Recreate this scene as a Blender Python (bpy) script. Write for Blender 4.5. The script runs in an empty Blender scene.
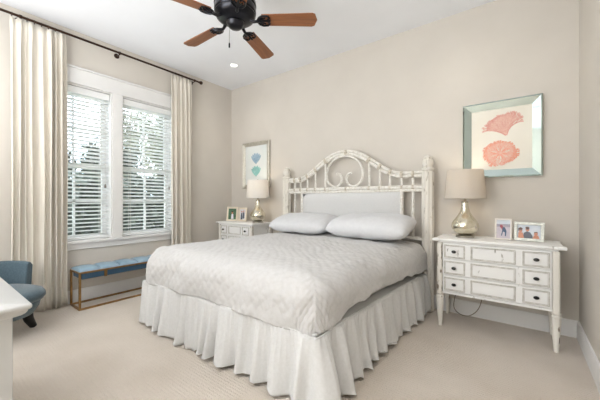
import bpy, math, random
from mathutils import Vector, noise

random.seed(7)
sc = bpy.context.scene
C = sc.collection
R = math.radians
PI = math.pi

# ------------------------------------------------------------------ camera
cam_d = bpy.data.cameras.new('camera')
cam = bpy.data.objects.new('camera', cam_d)
C.objects.link(cam)
cam.location = (0, 0, 1.15)
cam.rotation_euler = (R(90), 0, math.atan(220 / 293))
cam_d.sensor_width = 36
cam_d.lens = 36 * 293 / 600
cam_d.clip_start = 0.02
sc.camera = cam

# ------------------------------------------------------------------ world, lights, exposure
w = bpy.data.worlds.new('sky')
sc.world = w
w.use_nodes = True
nt = w.node_tree
bg = nt.nodes['Background']
tc = nt.nodes.new('ShaderNodeTexCoord')
nz = nt.nodes.new('ShaderNodeTexNoise')
nz.inputs['Scale'].default_value = 3.0
nz.inputs['Detail'].default_value = 6
cr = nt.nodes.new('ShaderNodeValToRGB')
cr.color_ramp.elements[0].position = 0.40
cr.color_ramp.elements[0].color = (0.66, 0.80, 1.0, 1)
cr.color_ramp.elements[1].position = 0.60
cr.color_ramp.elements[1].color = (0.95, 0.97, 1.0, 1)
nt.links.new(tc.outputs['Generated'], nz.inputs['Vector'])
nt.links.new(nz.outputs['Fac'], cr.inputs['Fac'])
nt.links.new(cr.outputs['Color'], bg.inputs['Color'])
bg.inputs['Strength'].default_value = 9.0


def area(name, loc, rot, size, size_y, power, color, spread=180):
    l = bpy.data.lights.new(name, 'AREA')
    l.shape = 'RECTANGLE'
    l.size, l.size_y = size, size_y
    l.energy = power
    l.color = color
    l.spread = R(spread)
    o = bpy.data.objects.new(name, l)
    C.objects.link(o)
    o.location = loc
    o.rotation_euler = rot
    return o


# the bounce flash behind the camera, thrown at the ceiling, and an unseen area lamp added as frontal fill
area('bounce_flash', (-1.7, -1.3, 1.1), (R(180), 0, 0), 2.6, 1.2, 165, (0.90, 0.95, 1.0))
area('added_fill', (-2.0, -1.9, 1.5), (R(86), 0, R(-20)), 2.4, 2.0, 52, (0.90, 0.95, 1.0))

sc.view_settings.view_transform = 'Standard'
sc.view_settings.look = 'None'
sc.view_settings.gamma = 1
sc.view_settings.use_curve_mapping = False
sc.view_settings.exposure = -0.24


# ------------------------------------------------------------------ materials
def lin(h):
    if isinstance(h, str):
        h = [int(h[i:i + 2], 16) / 255 for i in (0, 2, 4)]
    return tuple(((c / 12.92) if c <= 0.04045 else ((c + 0.055) / 1.055) ** 2.4) for c in h) + (1,)


def mat(name, color, rough=0.6, color2=None, scale=20, detail=4, stretch=(1, 1, 1), lo=0.35, hi=0.65,
        bump=0.0, bscale=None, bdist=0.01, metal=0.0, spec=0.5, sheen=0.0, coat=0.0, dist=0.0):
    m = bpy.data.materials.new(name)
    m.use_nodes = True
    t = m.node_tree
    p = t.nodes['Principled BSDF']
    p.inputs['Roughness'].default_value = rough
    p.inputs['Metallic'].default_value = metal
    p.inputs['Specular IOR Level'].default_value = spec
    p.inputs['Sheen Weight'].default_value = sheen
    p.inputs['Coat Weight'].default_value = coat
    co = t.nodes.new('ShaderNodeTexCoord')
    mp = t.nodes.new('ShaderNodeMapping')
    mp.inputs['Scale'].default_value = stretch
    t.links.new(co.outputs['Object'], mp.inputs['Vector'])
    n = t.nodes.new('ShaderNodeTexNoise')
    n.inputs['Scale'].default_value = scale
    n.inputs['Detail'].default_value = detail
    n.inputs['Distortion'].default_value = dist
    t.links.new(mp.outputs['Vector'], n.inputs['Vector'])
    r = t.nodes.new('ShaderNodeValToRGB')
    r.color_ramp.elements[0].position = lo
    r.color_ramp.elements[1].position = hi
    c1 = lin(color)
    c2 = lin(color2) if color2 else tuple(min(1, v * 0.94) for v in c1[:3]) + (1,)
    r.color_ramp.elements[0].color = c1
    r.color_ramp.elements[1].color = c2
    t.links.new(n.outputs['Fac'], r.inputs['Fac'])
    t.links.new(r.outputs['Color'], p.inputs['Base Color'])
    if bump:
        b = t.nodes.new('ShaderNodeBump')
        b.inputs['Strength'].default_value = bump
        b.inputs['Distance'].default_value = bdist
        n2 = t.nodes.new('ShaderNodeTexNoise')
        n2.inputs['Scale'].default_value = bscale or scale
        n2.inputs['Detail'].default_value = 4
        t.links.new(mp.outputs['Vector'], n2.inputs['Vector'])
        t.links.new(n2.outputs['Fac'], b.inputs['Height'])
        t.links.new(b.outputs['Normal'], p.inputs['Normal'])
    return m


M = {}
M['wall'] = mat('wall_paint', 'DAD3C9', 0.9, 'D7D0C6', 3, bump=0.04, bscale=180, bdist=0.002, spec=0.2)
M['ceiling'] = mat('ceiling_paint', 'F6F7FA', 0.95, 'F4F5F8', 3, spec=0.1)
M['trim'] = mat('trim_paint', 'ECEAE7', 0.45, 'E9E7E4', 6, spec=0.4)
M['blind'] = mat('blind_slat', 'F4F4F2', 0.5, 'F0F0EE', 6)
M['cord'] = mat('blind_cord', 'E6E2DA', 0.8)
M['tassel'] = mat('cord_tassel', '8C8378', 0.6)
M['curtain'] = mat('curtain_linen', 'EBE4D8', 0.95, 'E3DBCE', 60, stretch=(1, 1, 0.06), bump=0.15, bscale=500, bdist=0.002,
                   spec=0.1, sheen=0.2)
M['bronze'] = mat('oil_rubbed_bronze', '4A352A', 0.4, '3A2A22', 30, metal=0.7)
M['black'] = mat('black_iron', '15151A', 0.28, '1E1E24', 30, metal=0.5)
M['wood'] = mat('walnut_blade', '96603A', 0.38, '774628', 8, stretch=(0.6, 9, 9), lo=0.3, hi=0.75, dist=0.6)
M['gold'] = mat('brushed_gold', 'A98455', 0.35, '8E6C42', 20, metal=0.85)
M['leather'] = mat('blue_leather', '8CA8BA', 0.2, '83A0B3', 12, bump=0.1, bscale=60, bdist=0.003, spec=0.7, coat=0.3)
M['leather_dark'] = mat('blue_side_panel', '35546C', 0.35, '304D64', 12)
M['armchair'] = mat('blue_grey_fabric', '546770', 0.9, '495B64', 90, bump=0.25, bscale=400, bdist=0.002, sheen=0.3)
M['darkwood'] = mat('dark_leg', '0E0B0A', 0.4)
M['whitepaint'] = mat('white_lacquer', 'C6C5C2', 0.45, 'C2C1BD', 5)
M['distress'] = mat('distressed_white', 'F6F5F2', 0.55, '8A7F70', 16, detail=6, stretch=(1.6, 1.6, 0.5), lo=0.66, hi=0.72)
M['distress_post'] = mat('weathered_white', 'E9E4D9', 0.65, 'AA9F8D', 22, detail=6, stretch=(1.5, 1.5, 0.5), lo=0.60, hi=0.72,
                         bump=0.3, bscale=40, bdist=0.004)
M['leg_paint'] = mat('worn_white_leg', 'E9E4DA', 0.6, '7D6E5C', 22, detail=6, stretch=(1.5, 1.5, 0.35), lo=0.60, hi=0.66)
M['glaze'] = mat('antique_glaze', 'D6D2CA', 0.65, 'B5AFA4', 30, lo=0.4, hi=0.7)
M['knob'] = mat('black_knob', '121212', 0.35)
M['rattan'] = mat('painted_rattan', 'EFEBE3', 0.6, 'DFD8CB', 40, lo=0.45, hi=0.7)
M['binding'] = mat('rattan_binding', 'DED5C6', 0.7, 'B4A894', 60, lo=0.45, hi=0.65)
M['panel'] = mat('headboard_fabric', 'DDDCDA', 0.95, 'D6D5D3', 120, bump=0.2, bscale=300, bdist=0.002)
M['mattress'] = mat('mattress_ticking', 'EFEBE4', 0.9)
M['quilt'] = mat('quilt_cotton', 'CDCBC9', 0.95, 'C8C6C3', 40, bump=0.25, bscale=90, bdist=0.006, spec=0.15, sheen=0.2)
M['skirt'] = mat('ruffle_cotton', 'DCDBD9', 0.95, 'D7D6D3', 60, bump=0.08, bscale=200, bdist=0.002, spec=0.15)
M['pillow'] = mat('pillowcase_cotton', 'E0E0E1', 0.95, 'DCDCDD', 30, bump=0.1, bscale=30, bdist=0.01, spec=0.15)
M['mirror'] = mat('mirror_glass', 'C9D8D6', 0.05, 'C3D4D2', 6, metal=1.0)
M['silver'] = mat('silver_leaf', 'CFCBBF', 0.35, 'BDB8AA', 40, metal=0.4)
M['backing'] = mat('dark_backing', '3A362F', 0.7)
M['mat_cream'] = mat('mount_card', 'F2EDE1', 0.9, 'F0EADC', 4)
M['mat_pale'] = mat('pale_mount_card', 'ECEEEA', 0.9, 'E6EAE6', 4)
M['coral1'] = mat('coral_pink_ink', 'E9B3A6', 0.9, 'E0A093', 60)
M['coral2'] = mat('coral_orange_ink', 'EBA188', 0.9, 'F0B29E', 60)
M['coral3'] = mat('coral_pale_ink', 'F2CDBE', 0.9, 'ECC0AF', 60)
M['blueink'] = mat('blue_wash', '8FA9BE', 0.9, 'A9C0CD', 30)
M['tealink'] = mat('teal_wash', '8CC3BC', 0.9, 'A8D3CC', 30)
M['mercury'] = mat('mercury_glass', 'EDE8D8', 0.14, 'CFC7AE', 14, detail=6, lo=0.4, hi=0.7, metal=0.9, bump=0.1, bscale=10,
                   bdist=0.01)
M['nickel'] = mat('brushed_nickel', 'A9A498', 0.3, metal=0.9)
M['shade_tan'] = mat('linen_shade', 'D9CDBC', 0.95, 'D2C5B2', 150, stretch=(1, 1, 0.3))
M['cord_brown'] = mat('brown_cord', '7B6A50', 0.6)
M['frame_white'] = mat('white_frame', 'EFE8DF', 0.5)
M['frame_cream'] = mat('cream_frame', 'E9DDC9', 0.5)
M['frame_silver'] = mat('silver_frame', 'CBCBC2', 0.35, 'B4B4AA', 60, metal=0.3)
M['ph_sand'] = mat('photo_sand', 'CFC3C8', 0.4, 'B9B2BE', 20)
M['ph_sky'] = mat('photo_sky', 'C5CDD6', 0.4, 'D9DCE0', 12)
M['ph_sea'] = mat('photo_sea', '8E93A8', 0.4, 'B9A4A0', 30)
M['ph_red'] = mat('photo_red_shirt', 'A8505A', 0.4)
M['ph_navy'] = mat('photo_navy', '39506E', 0.4)
M['ph_skin'] = mat('photo_skin', 'D08E6E', 0.4)
M['ph_hair'] = mat('photo_hair', '54382C', 0.4)
M['ph_grey'] = mat('photo_grey_shirt', '5E6068', 0.4)
M['ph_green'] = mat('photo_green', '4F7A55', 0.4, '2F4A38', 30)
M['ph_dark'] = mat('photo_dark', '3A3F4A', 0.4, '6A7280', 30)
M['ph_white'] = mat('photo_white', 'E6E4EA', 0.4)
M['lawn'] = mat('lawn_grass', '55603F', 1.0, '6E7650', 3)
M['bark'] = mat('bark', '3B332B', 0.95, '4B4237', 8)
M['leaf1'] = mat('dark_leaves', '3A3F38', 0.9, '4A4E45', 2)
M['leaf2'] = mat('olive_leaves', '6A6E5C', 0.9, '7C7E6A', 2)
M['house'] = mat('neighbour_siding', '8F8A80', 0.9)
M['roof'] = mat('neighbour_roof', '4A4642', 0.9)


def carpet_mat():
    m = mat('loop_carpet', 'DCD0C2', 1.0, 'D0C3B3', 2.2, detail=5, lo=0.35, hi=0.7, spec=0.05, sheen=0.3)
    t = m.node_tree
    p = t.nodes['Principled BSDF']
    co = t.nodes.new('ShaderNodeTexCoord')
    # rows of loops running across the room
    wv = t.nodes.new('ShaderNodeTexWave')
    wv.wave_type = 'BANDS'
    wv.bands_direction = 'Y'
    wv.inputs['Scale'].default_value = 14
    wv.inputs['Distortion'].default_value = 1.2
    wv.inputs['Detail'].default_value = 2
    wv.inputs['Detail Scale'].default_value = 6
    t.links.new(co.outputs['Object'], wv.inputs['Vector'])
    n = t.nodes.new('ShaderNodeTexNoise')
    n.inputs['Scale'].default_value = 130
    n.inputs['Detail'].default_value = 3
    t.links.new(co.outputs['Object'], n.inputs['Vector'])
    mx = t.nodes.new('ShaderNodeMath')
    mx.operation = 'MULTIPLY_ADD'
    mx.inputs[1].default_value = 0.16
    t.links.new(wv.outputs['Fac'], mx.inputs[0])
    t.links.new(n.outputs['Fac'], mx.inputs[2])
    b = t.nodes.new('ShaderNodeBump')
    b.inputs['Strength'].default_value = 0.7
    b.inputs['Distance'].default_value = 0.012
    t.links.new(mx.outputs[0], b.inputs['Height'])
    t.links.new(b.outputs['Normal'], p.inputs['Normal'])
    return m


M['carpet'] = carpet_mat()


def glass_mat():
    m = bpy.data.materials.new('window_glass')
    m.use_nodes = True
    t = m.node_tree
    t.nodes.remove(t.nodes['Principled BSDF'])
    out = t.nodes['Material Output']
    tr = t.nodes.new('ShaderNodeBsdfTransparent')
    tr.inputs['Color'].default_value = (0.96, 0.98, 0.97, 1)
    gl = t.nodes.new('ShaderNodeBsdfGlossy')
    gl.inputs['Roughness'].default_value = 0.02
    fr = t.nodes.new('ShaderNodeFresnel')
    fr.inputs['IOR'].default_value = 1.3
    mx = t.nodes.new('ShaderNodeMixShader')
    t.links.new(fr.outputs[0], mx.inputs[0])
    t.links.new(tr.outputs[0], mx.inputs[1])
    t.links.new(gl.outputs[0], mx.inputs[2])
    t.links.new(mx.outputs[0], out.inputs['Surface'])
    return m


M['glass'] = glass_mat()


def shade_mat(name, col):
    m = bpy.data.materials.new(name)
    m.use_nodes = True
    t = m.node_tree
    t.nodes.remove(t.nodes['Principled BSDF'])
    out = t.nodes['Material Output']
    co = t.nodes.new('ShaderNodeTexCoord')
    n = t.nodes.new('ShaderNodeTexNoise')
    n.inputs['Scale'].default_value = 220
    t.links.new(co.outputs['Object'], n.inputs['Vector'])
    r = t.nodes.new('ShaderNodeValToRGB')
    c = lin(col)
    r.color_ramp.elements[0].color = tuple(v * 0.92 for v in c[:3]) + (1,)
    r.color_ramp.elements[1].color = c
    t.links.new(n.outputs['Fac'], r.inputs['Fac'])
    d = t.nodes.new('ShaderNodeBsdfDiffuse')
    tl = t.nodes.new('ShaderNodeBsdfTranslucent')
    t.links.new(r.outputs['Color'], d.inputs['Color'])
    t.links.new(r.outputs['Color'], tl.inputs['Color'])
    mx = t.nodes.new('ShaderNodeMixShader')
    mx.inputs[0].default_value = 0.35
    t.links.new(d.outputs[0], mx.inputs[1])
    t.links.new(tl.outputs[0], mx.inputs[2])
    t.links.new(mx.outputs[0], out.inputs['Surface'])
    return m


M['shade_tan'] = shade_mat('linen_lampshade', 'E4DDD3')
M['shade_white'] = shade_mat('white_lampshade', 'F7F4EF')


def emit_mat(name, col, s):
    m = bpy.data.materials.new(name)
    m.use_nodes = True
    p = m.node_tree.nodes['Principled BSDF']
    p.inputs['Emission Color'].default_value = lin(col)
    p.inputs['Emission Strength'].default_value = s
    return m


M['lens'] = emit_mat('lit_lens', 'FFF6E6', 4.0)
M['bulb'] = emit_mat('lit_bulb', 'FFE3BC', 5.0)


# ------------------------------------------------------------------ mesh building
class MB:
    def __init__(s):
        s.v, s.f = [], []

    def add(s, vs, fs):
        o = len(s.v)
        s.v += [tuple(p) for p in vs]
        s.f += [tuple(i + o for i in q) for q in fs]
        return s

    def box(s, x0, x1, y0, y1, z0, z1):
        vs = [(x, y, z) for z in (z0, z1) for y in (y0, y1) for x in (x0, x1)]
        return s.add(vs, [(0, 2, 3, 1), (4, 5, 7, 6), (0, 1, 5, 4), (2, 6, 7, 3), (0, 4, 6, 2), (1, 3, 7, 5)])

    def tube(s, pts, r, n=10, closed=False, cap=True, up=None):
        pts = [Vector(p) for p in pts]
        N = len(pts)
        rs = r if isinstance(r, (list, tuple)) else [r] * N
        rings = []
        prev = None
        for i, p in enumerate(pts):
            if closed:
                d = pts[(i + 1) % N] - pts[i - 1]
            else:
                d = pts[min(i + 1, N - 1)] - pts[max(i - 1, 0)]
            if d.length < 1e-9:
                d = Vector((0, 0, 1))
            d.normalize()
            if prev is None:
                a = Vector((0, 0, 1)) if abs(d.z) < 0.9 else Vector((1, 0, 0))
            else:
                a = prev
            u = a - d * a.dot(d)
            if u.length < 1e-6:
                a = Vector((0, 1, 0))
                u = a - d * a.dot(d)
            u.normalize()
            prev = u
            w_ = d.cross(u)
            rings.append([p + (u * math.cos(2 * PI * k / n) + w_ * math.sin(2 * PI * k / n)) * rs[i] for k in range(n)])
        vs = [q for rg in rings for q in rg]
        fs = []
        for i in range(N if closed else N - 1):
            j = (i + 1) % N
            for k in range(n):
                fs.append((i * n + k, i * n + (k + 1) % n, j * n + (k + 1) % n, j * n + k))
        if cap and not closed:
            fs.append(tuple(range(n))[::-1])
            fs.append(tuple((N - 1) * n + k for k in range(n)))
        return s.add(vs, fs)

    def lathe(s, prof, c=(0, 0, 0), n=32, cap=True, rot=0.0):
        vs, fs = [], []
        for (r, z) in prof:
            for k in range(n):
                a = 2 * PI * k / n + rot
                vs.append((c[0] + r * math.cos(a), c[1] + r * math.sin(a), c[2] + z))
        for i in range(len(prof) - 1):
            for k in range(n):
                fs.append((i * n + k, i * n + (k + 1) % n, (i + 1) * n + (k + 1) % n, (i + 1) * n + k))
        if cap:
            fs.append(tuple(range(n))[::-1])
            fs.append(tuple((len(prof) - 1) * n + k for k in range(n)))
        return s.add(vs, fs)

    def prism(s, poly, a0, a1, axis='z'):
        n = len(poly)

        def P(q, a):
            if axis == 'z':
                return (q[0], q[1], a)
            if axis == 'y':
                return (q[0], a, q[1])
            return (a, q[0], q[1])
        vs = [P(q, a0) for q in poly] + [P(q, a1) for q in poly]
        fs = [tuple(range(n))[::-1], tuple(range(n, 2 * n))]
        for k in range(n):
            fs.append((k, (k + 1) % n, n + (k + 1) % n, n + k))
        return s.add(vs, fs)

    def grid(s, rows, closed=False):
        n = len(rows[0])
        vs = [p for r_ in rows for p in r_]
        fs = []
        for i in range(len(rows) - 1):
            for k in range(n if closed else n - 1):
                fs.append((i * n + k, i * n + (k + 1) % n, (i + 1) * n + (k + 1) % n, (i + 1) * n + k))
        return s.add(vs, fs)

    def ring_rect(s, x0, x1, z0, z1, wd, y0, y1):
        """a rectangular moulding in the xz plane"""
        s.box(x0, x1, y0, y1, z1 - wd, z1)
        s.box(x0, x1, y0, y1, z0, z0 + wd)
        s.box(x0, x0 + wd, y0, y1, z0 + wd, z1 - wd)
        s.box(x1 - wd, x1, y0, y1, z0 + wd, z1 - wd)
        return s

    def xf(s, fn):
        s.v = [tuple(fn(Vector(p))) for p in s.v]
        return s


def obj(name, mb, m, parent=None, loc=(0, 0, 0), rot=(0, 0, 0), bevel=0.0, seg=2, smooth=True, solid=0.0, sub=0, ang=38):
    me = bpy.data.meshes.new(name)
    me.from_pydata(mb.v, [], mb.f)
    me.validate()
    import bmesh
    b = bmesh.new()
    b.from_mesh(me)
    bmesh.ops.recalc_face_normals(b, faces=b.faces)
    b.to_mesh(me)
    b.free()
    if smooth:
        for p in me.polygons:
            p.use_smooth = True
        me.set_sharp_from_angle(angle=R(ang))
    me.materials.append(M[m] if isinstance(m, str) else m)
    o = bpy.data.objects.new(name, me)
    C.objects.link(o)
    o.location = loc
    o.rotation_euler = rot
    if parent:
        o.parent = parent
    if bevel:
        md = o.modifiers.new('bevel', 'BEVEL')
        md.width = bevel
        md.segments = seg
        md.limit_method = 'ANGLE'
        md.angle_limit = R(40)
    if solid:
        md = o.modifiers.new('solid', 'SOLIDIFY')
        md.thickness = solid
        md.offset = 0
    if sub:
        md = o.modifiers.new('sub', 'SUBSURF')
        md.levels = sub
        md.render_levels = sub
    return o


def tag(o, label=None, cat=None, group=None, kind=None):
    if label:
        o['label'] = label
    if cat:
        o['category'] = cat
    if group:
        o['group'] = group
    if kind:
        o['kind'] = kind
    return o


def thing(name, loc, label, cat, group=None, rz=0.0):
    o = bpy.data.objects.new(name, None)
    o.empty_display_size = 0.1
    C.objects.link(o)
    o.location = loc
    o.rotation_euler = (0, 0, rz)
    return tag(o, label, cat, group)


def struct(name, mb, m, parent=None, **k):
    o = obj(name, mb, m, parent, **k)
    if parent is None:
        o['kind'] = 'structure'
    return o


# ------------------------------------------------------------------ the room
XL, XR, YB, YF, H = -4.0, 0.395, 3.35, -2.4, 3.05
W1 = (0.80, 1.49)
W2 = (1.60, 2.30)
WZ = (0.66, 2.455)
T = 0.2
struct('floor', MB().box(XL - T, XR + T, YF - T, YB + T, -0.1, 0), 'carpet')
struct('ceiling', MB().box(XL - T, XR + T, YF - T, YB + T, H, H + 0.1), 'ceiling')
b = MB()
b.box(XL - T, XL, YF - T, W1[0], 0, H)
b.box(XL - T, XL, W1[0], W1[1], 0, WZ[0])
b.box(XL - T, XL, W1[0], W1[1], WZ[1], H)
b.box(XL - T, XL, W1[1], W2[0], 0, H)
b.box(XL - T, XL, W2[0], W2[1], 0, WZ[0])
b.box(XL - T, XL, W2[0], W2[1], WZ[1], H)
b.box(XL - T, XL, W2[1], YB + T, 0, H)
struct('wall_left', b, 'wall')
struct('wall_back', MB().box(XL, XR, YB, YB + T, 0, H), 'wall')
struct('wall_right', MB().box(XR, XR + T, YF - T, YB + T, 0, H), 'wall')
struct('wall_front', MB().box(XL, XR, YF - T, YF, 0, H), 'wall')


def base_profile(d):   # (depth, height)
    return [(0, 0), (d, 0), (d, 0.115), (d * 0.75, 0.125), (d * 0.6, 0.138), (0, 0.142)]


b = MB().prism([(YB - p, z) for p, z in base_profile(0.018)], XL, XR, 'x')
struct('baseboard_back', b, 'trim')
b = MB().prism([(XL + p, z) for p, z in base_profile(0.018)], YF, YB, 'y')
struct('baseboard_left', b, 'trim')
b = MB().prism([(XR - p, z) for p, z in base_profile(0.018)], YF, YB, 'y')
struct('baseboard_right', b, 'trim')

# window casing, stool and apron
b = MB()
b.box(XL, XL + 0.022, W1[0] - 0.11, W1[0], 0.69, WZ[1])
b.box(XL, XL + 0.022, W1[1], W2[0], 0.69, WZ[1])
b.box(XL, XL + 0.022, W2[1], W2[1] + 0.11, 0.69, WZ[1])
b.box(XL, XL + 0.026, W1[0] - 0.12, W2[1] + 0.12, WZ[1], 2.625)
b.box(XL, XL + 0.045, W1[0] - 0.13, W2[1] + 0.13, 2.625, 2.645)
b.box(XL, XL + 0.05, W1[0] - 0.13, W2[1] + 0.13, 0.662, 0.692)
b.box(XL, XL + 0.02, W1[0] - 0.11, W2[1] + 0.11, 0.59, 0.662)
for w_ in (W1, W2):   # jamb liners in the reveals
    b.box(XL - T, XL, w_[0], w_[0] + 0.015, WZ[0], WZ[1])
    b.box(XL - T, XL, w_[1] - 0.015, w_[1], WZ[0], WZ[1])
    b.box(XL - T, XL, w_[0] + 0.015, w_[1] - 0.015, WZ[1] - 0.015, WZ[1])
    b.box(XL - T, XL, w_[0] + 0.015, w_[1] - 0.015, WZ[0], WZ[0] + 0.03)
struct('trim_1', b, 'trim', bevel=0.003)


def window(n, w_):
    y0, y1 = w_[0] + 0.015, w_[1] - 0.015
    z0, z1 = WZ[0] + 0.03, WZ[1] - 0.015
    zm = (z0 + z1) / 2
    root = bpy.data.objects.new('window_%d' % n, None)
    C.objects.link(root)
    root.location = (XL - 0.15, (y0 + y1) / 2, z0)
    root['kind'] = 'structure'
    oy, oz = (y0 + y1) / 2, z0
    for nm, za, zb, dx in (('lower_sash', z0, zm + 0.02, 0.0), ('upper_sash', zm - 0.02, z1, -0.032)):
        m = MB()
        st = 0.05
        m.box(dx - 0.015, dx + 0.015, y0 - oy, y0 + st - oy, za - oz, zb - oz)
        m.box(dx - 0.015, dx + 0.015, y1 - st - oy, y1 - oy, za - oz, zb - oz)
        m.box(dx - 0.015, dx + 0.015, y0 + st - oy, y1 - st - oy, za - oz, za + 0.045 - oz)
        m.box(dx - 0.015, dx + 0.015, y0 + st - oy, y1 - st - oy, zb - 0.045 - oz, zb - oz)
        m.box(dx - 0.012, dx + 0.012, -0.011, 0.011, za + 0.045 - oz, zb - 0.045 - oz)
        zc = (za + zb) / 2 - oz
        m.box(dx - 0.012, dx + 0.012, y0 + st - oy, y1 - st - oy, zc - 0.011, zc + 0.011)
        s_ = obj(nm, m, 'trim', root)
        g = MB().box(dx - 0.002, dx + 0.002, y0 + st - oy, y1 - st - oy, za + 0.045 - oz, zb - 0.045 - oz)
        obj('pane', g, 'glass', s_, smooth=False)
    return root


window(1, W1)
window(2, W2)


# ------------------------------------------------------------------ outside
struct('lawn_ground', MB().box(-90, XL - T - 0.02, -40, 60, -0.3, -0.12), 'lawn')


def tree(x, y, h, r, leaf, name, label):
    t = thing(name, (x, y, -0.12), label, 'tree', 'trees beyond the window')
    rnd = random.Random(int(x * 31 + y * 17))
    tr = MB().tube([(0, 0, 0), (0.1, 0.05, h * 0.35), (0.0, 0.1, h * 0.65), (0.1, 0, h * 0.92)], [0.22, 0.17, 0.1, 0.03], 8)
    for k in range(9):
        a = rnd.uniform(0, 2 * PI)
        z = h * rnd.uniform(0.3, 0.8)
        l = r * rnd.uniform(0.5, 0.9)
        tr.tube([(0.05, 0.05, z), (l * 0.5 * math.cos(a), l * 0.5 * math.sin(a), z + l * 0.25),
                 (l * math.cos(a), l * math.sin(a), z + l * 0.6)], [0.07, 0.045, 0.015], 6)
    obj('trunk', tr, 'bark', t)
    f = MB()
    cl = [(rnd.gauss(0, r * 0.4), rnd.gauss(0, r * 0.4), h * rnd.uniform(0.25, 0.98)) for _ in range(26)]
    for k in range(2600):
        c = rnd.choice(cl)
        q = Vector((rnd.gauss(c[0], r * 0.2), rnd.gauss(c[1], r * 0.2), max(0.2, rnd.gauss(c[2], h * 0.06))))
        a = Vector((rnd.uniform(-1, 1), rnd.uniform(-1, 1), rnd.uniform(-1, 1))).normalized()
        c2 = a.orthogonal().normalized()
        s_ = rnd.uniform(0.10, 0.22)
        f.add([q - a * s_, q + c2 * s_ * 0.6, q + a * s_, q - c2 * s_ * 0.6], [(0, 1, 2, 3)])
    obj('foliage', f, leaf, t, smooth=False)
    return t


LT = ['dark green leafy tree beyond the left window', 'dark green tree showing between the blind slats of the left window',
      'tall olive tree beyond the right window', 'olive tree showing between the blind slats of the right window']
spots = [(-20, 6.6, 4.6, 1.2, 'leaf1', 0), (-27, 10.6, 5.4, 1.4, 'leaf1', 1), (-20, 10.6, 8.0, 1.3, 'leaf2', 2),
         (-27, 16.0, 10.0, 1.5, 'leaf2', 3), (-33, 14.0, 10.0, 1.5, 'leaf2', 3), (-34, 8.0, 5.8, 1.4, 'leaf1', 1)]
for x, y, h, r, lf, li in spots:
    tree(x, y, h, r, lf, 'leafy_tree', LT[li])
hd = MB()
rnd = random.Random(3)
for k in range(8000):
    q = Vector((rnd.gauss(-13, 0.5), rnd.uniform(0, 13), rnd.uniform(-0.1, 2.1)))
    a = Vector((rnd.uniform(-1, 1), rnd.uniform(-1, 1), rnd.uniform(-1, 1))).normalized()
    c2 = a.orthogonal().normalized()
    s_ = rnd.uniform(0.10, 0.2)
    hd.add([q - a * s_, q + c2 * s_ * 0.6, q + a * s_, q - c2 * s_ * 0.6], [(0, 1, 2, 3)])
tag(obj('hedge', hd, 'leaf1', smooth=False), 'dark hedge across the garden seen through the lower blind slats', 'hedge')


# ------------------------------------------------------------------ blinds
def blind(w_, label):
    y0, y1 = w_[0] + 0.022, w_[1] - 0.022
    yc = (y0 + y1) / 2
    hw = (y1 - y0) / 2
    x = XL - 0.055
    t = thing('window_blind', (x, yc, WZ[0] + 0.03), label, 'blind', 'blinds in the window pair')
    oz = WZ[0] + 0.03
    m = MB().box(-0.03, 0.04, -hw, hw, 2.36 - oz, 2.435 - oz)
    obj('valance', m, 'blind', t, bevel=0.004)
    m = MB()
    zb = 0.745
    n = 36
    tilt = R(18)
    for i in range(n):
        z = zb + i * (2.335 - zb) / (n - 1) - oz
        c_, s_ = 0.024 * math.cos(tilt), 0.024 * math.sin(tilt)
        poly = [(-c_, -s_), (0, 0.002), (c_, s_), (c_, s_ + 0.004), (0, 0.006), (-c_, -s_ + 0.004)]
        m.prism([(p, z + q) for p, q in poly], -hw, hw, 'y')
    obj('slats', m, 'blind', t)
    obj('bottom_rail', MB().box(-0.024, 0.024, -hw, hw, 0.7 - oz, 0.724 - oz), 'blind', t, bevel=0.004)
    for yy in (-hw * 0.72, hw * 0.72):
        for xx in (-0.0265, 0.0265):
            obj('ladder_cord', MB().tube([(xx, yy, 0.715 - oz), (xx, yy, 2.37 - oz)], 0.002, 6), 'cord', t)
    cd = obj('pull_cord', MB().tube([(0.034, hw * 0.86, 2.37 - oz), (0.034, hw * 0.86, 1.34 - oz)], 0.002, 6), 'cord', t)
    obj('tassel', MB().lathe([(0.003, 0), (0.008, -0.012), (0.011, -0.045), (0.007, -0.05)],
                             (0.034, hw * 0.86, 1.345 - oz), 10), 'tassel', cd)


blind(W1, 'white slatted blind in the left window, beside the long curtain over the armchair')
blind(W2, 'white slatted blind in the right window, nearer the bed head wall')


# ------------------------------------------------------------------ curtain rod and curtains
RX, RZ = XL + 0.09, 2.945
t = thing('curtain_rod', (RX, 1.55, RZ), 'thin dark bronze curtain rod with ball ends above the windows', 'curtain rod')
obj('rod', MB().tube([(0, 0.42 - 1.55, 0), (0, 2.64 - 1.55, 0)], 0.0125, 12), 'bronze', t)
for e, d in ((0.42 - 1.55, -1), (2.64 - 1.55, 1)):
    m = MB().lathe([(0.011, 0), (0.016, 0.006), (0.012, 0.012), (0.022, 0.024), (0.027, 0.04), (0.022, 0.056), (0.004, 0.066)], n=20)
    m.xf(lambda p: Vector((p.x, e + d * p.z, p.y)))
    obj('finial', m, 'bronze', t)
for y in (0.65, 1.54, 2.57):
    m = MB().tube([(-0.088, y - 1.55, -0.012), (-0.03, y - 1.55, -0.02), (0.0, y - 1.55, -0.014)], 0.007, 8)
    m2 = MB().lathe([(0.03, 0), (0.03, 0.004), (0.016, 0.012)], n=20)
    m2.xf(lambda p: Vector((-0.09 + p.z, y - 1.55 + p.x, -0.012 + p.y)))
    m.add(m2.v, m2.f)
    m3 = MB().lathe([(0.016, -0.012), (0.018, 0), (0.016, 0.012)], n=16)
    m3.xf(lambda p: Vector((p.x, y - 1.55 + p.z, p.y)))
    m.add(m3.v, m3.f)
    obj('bracket', m, 'bronze', t)


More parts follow.
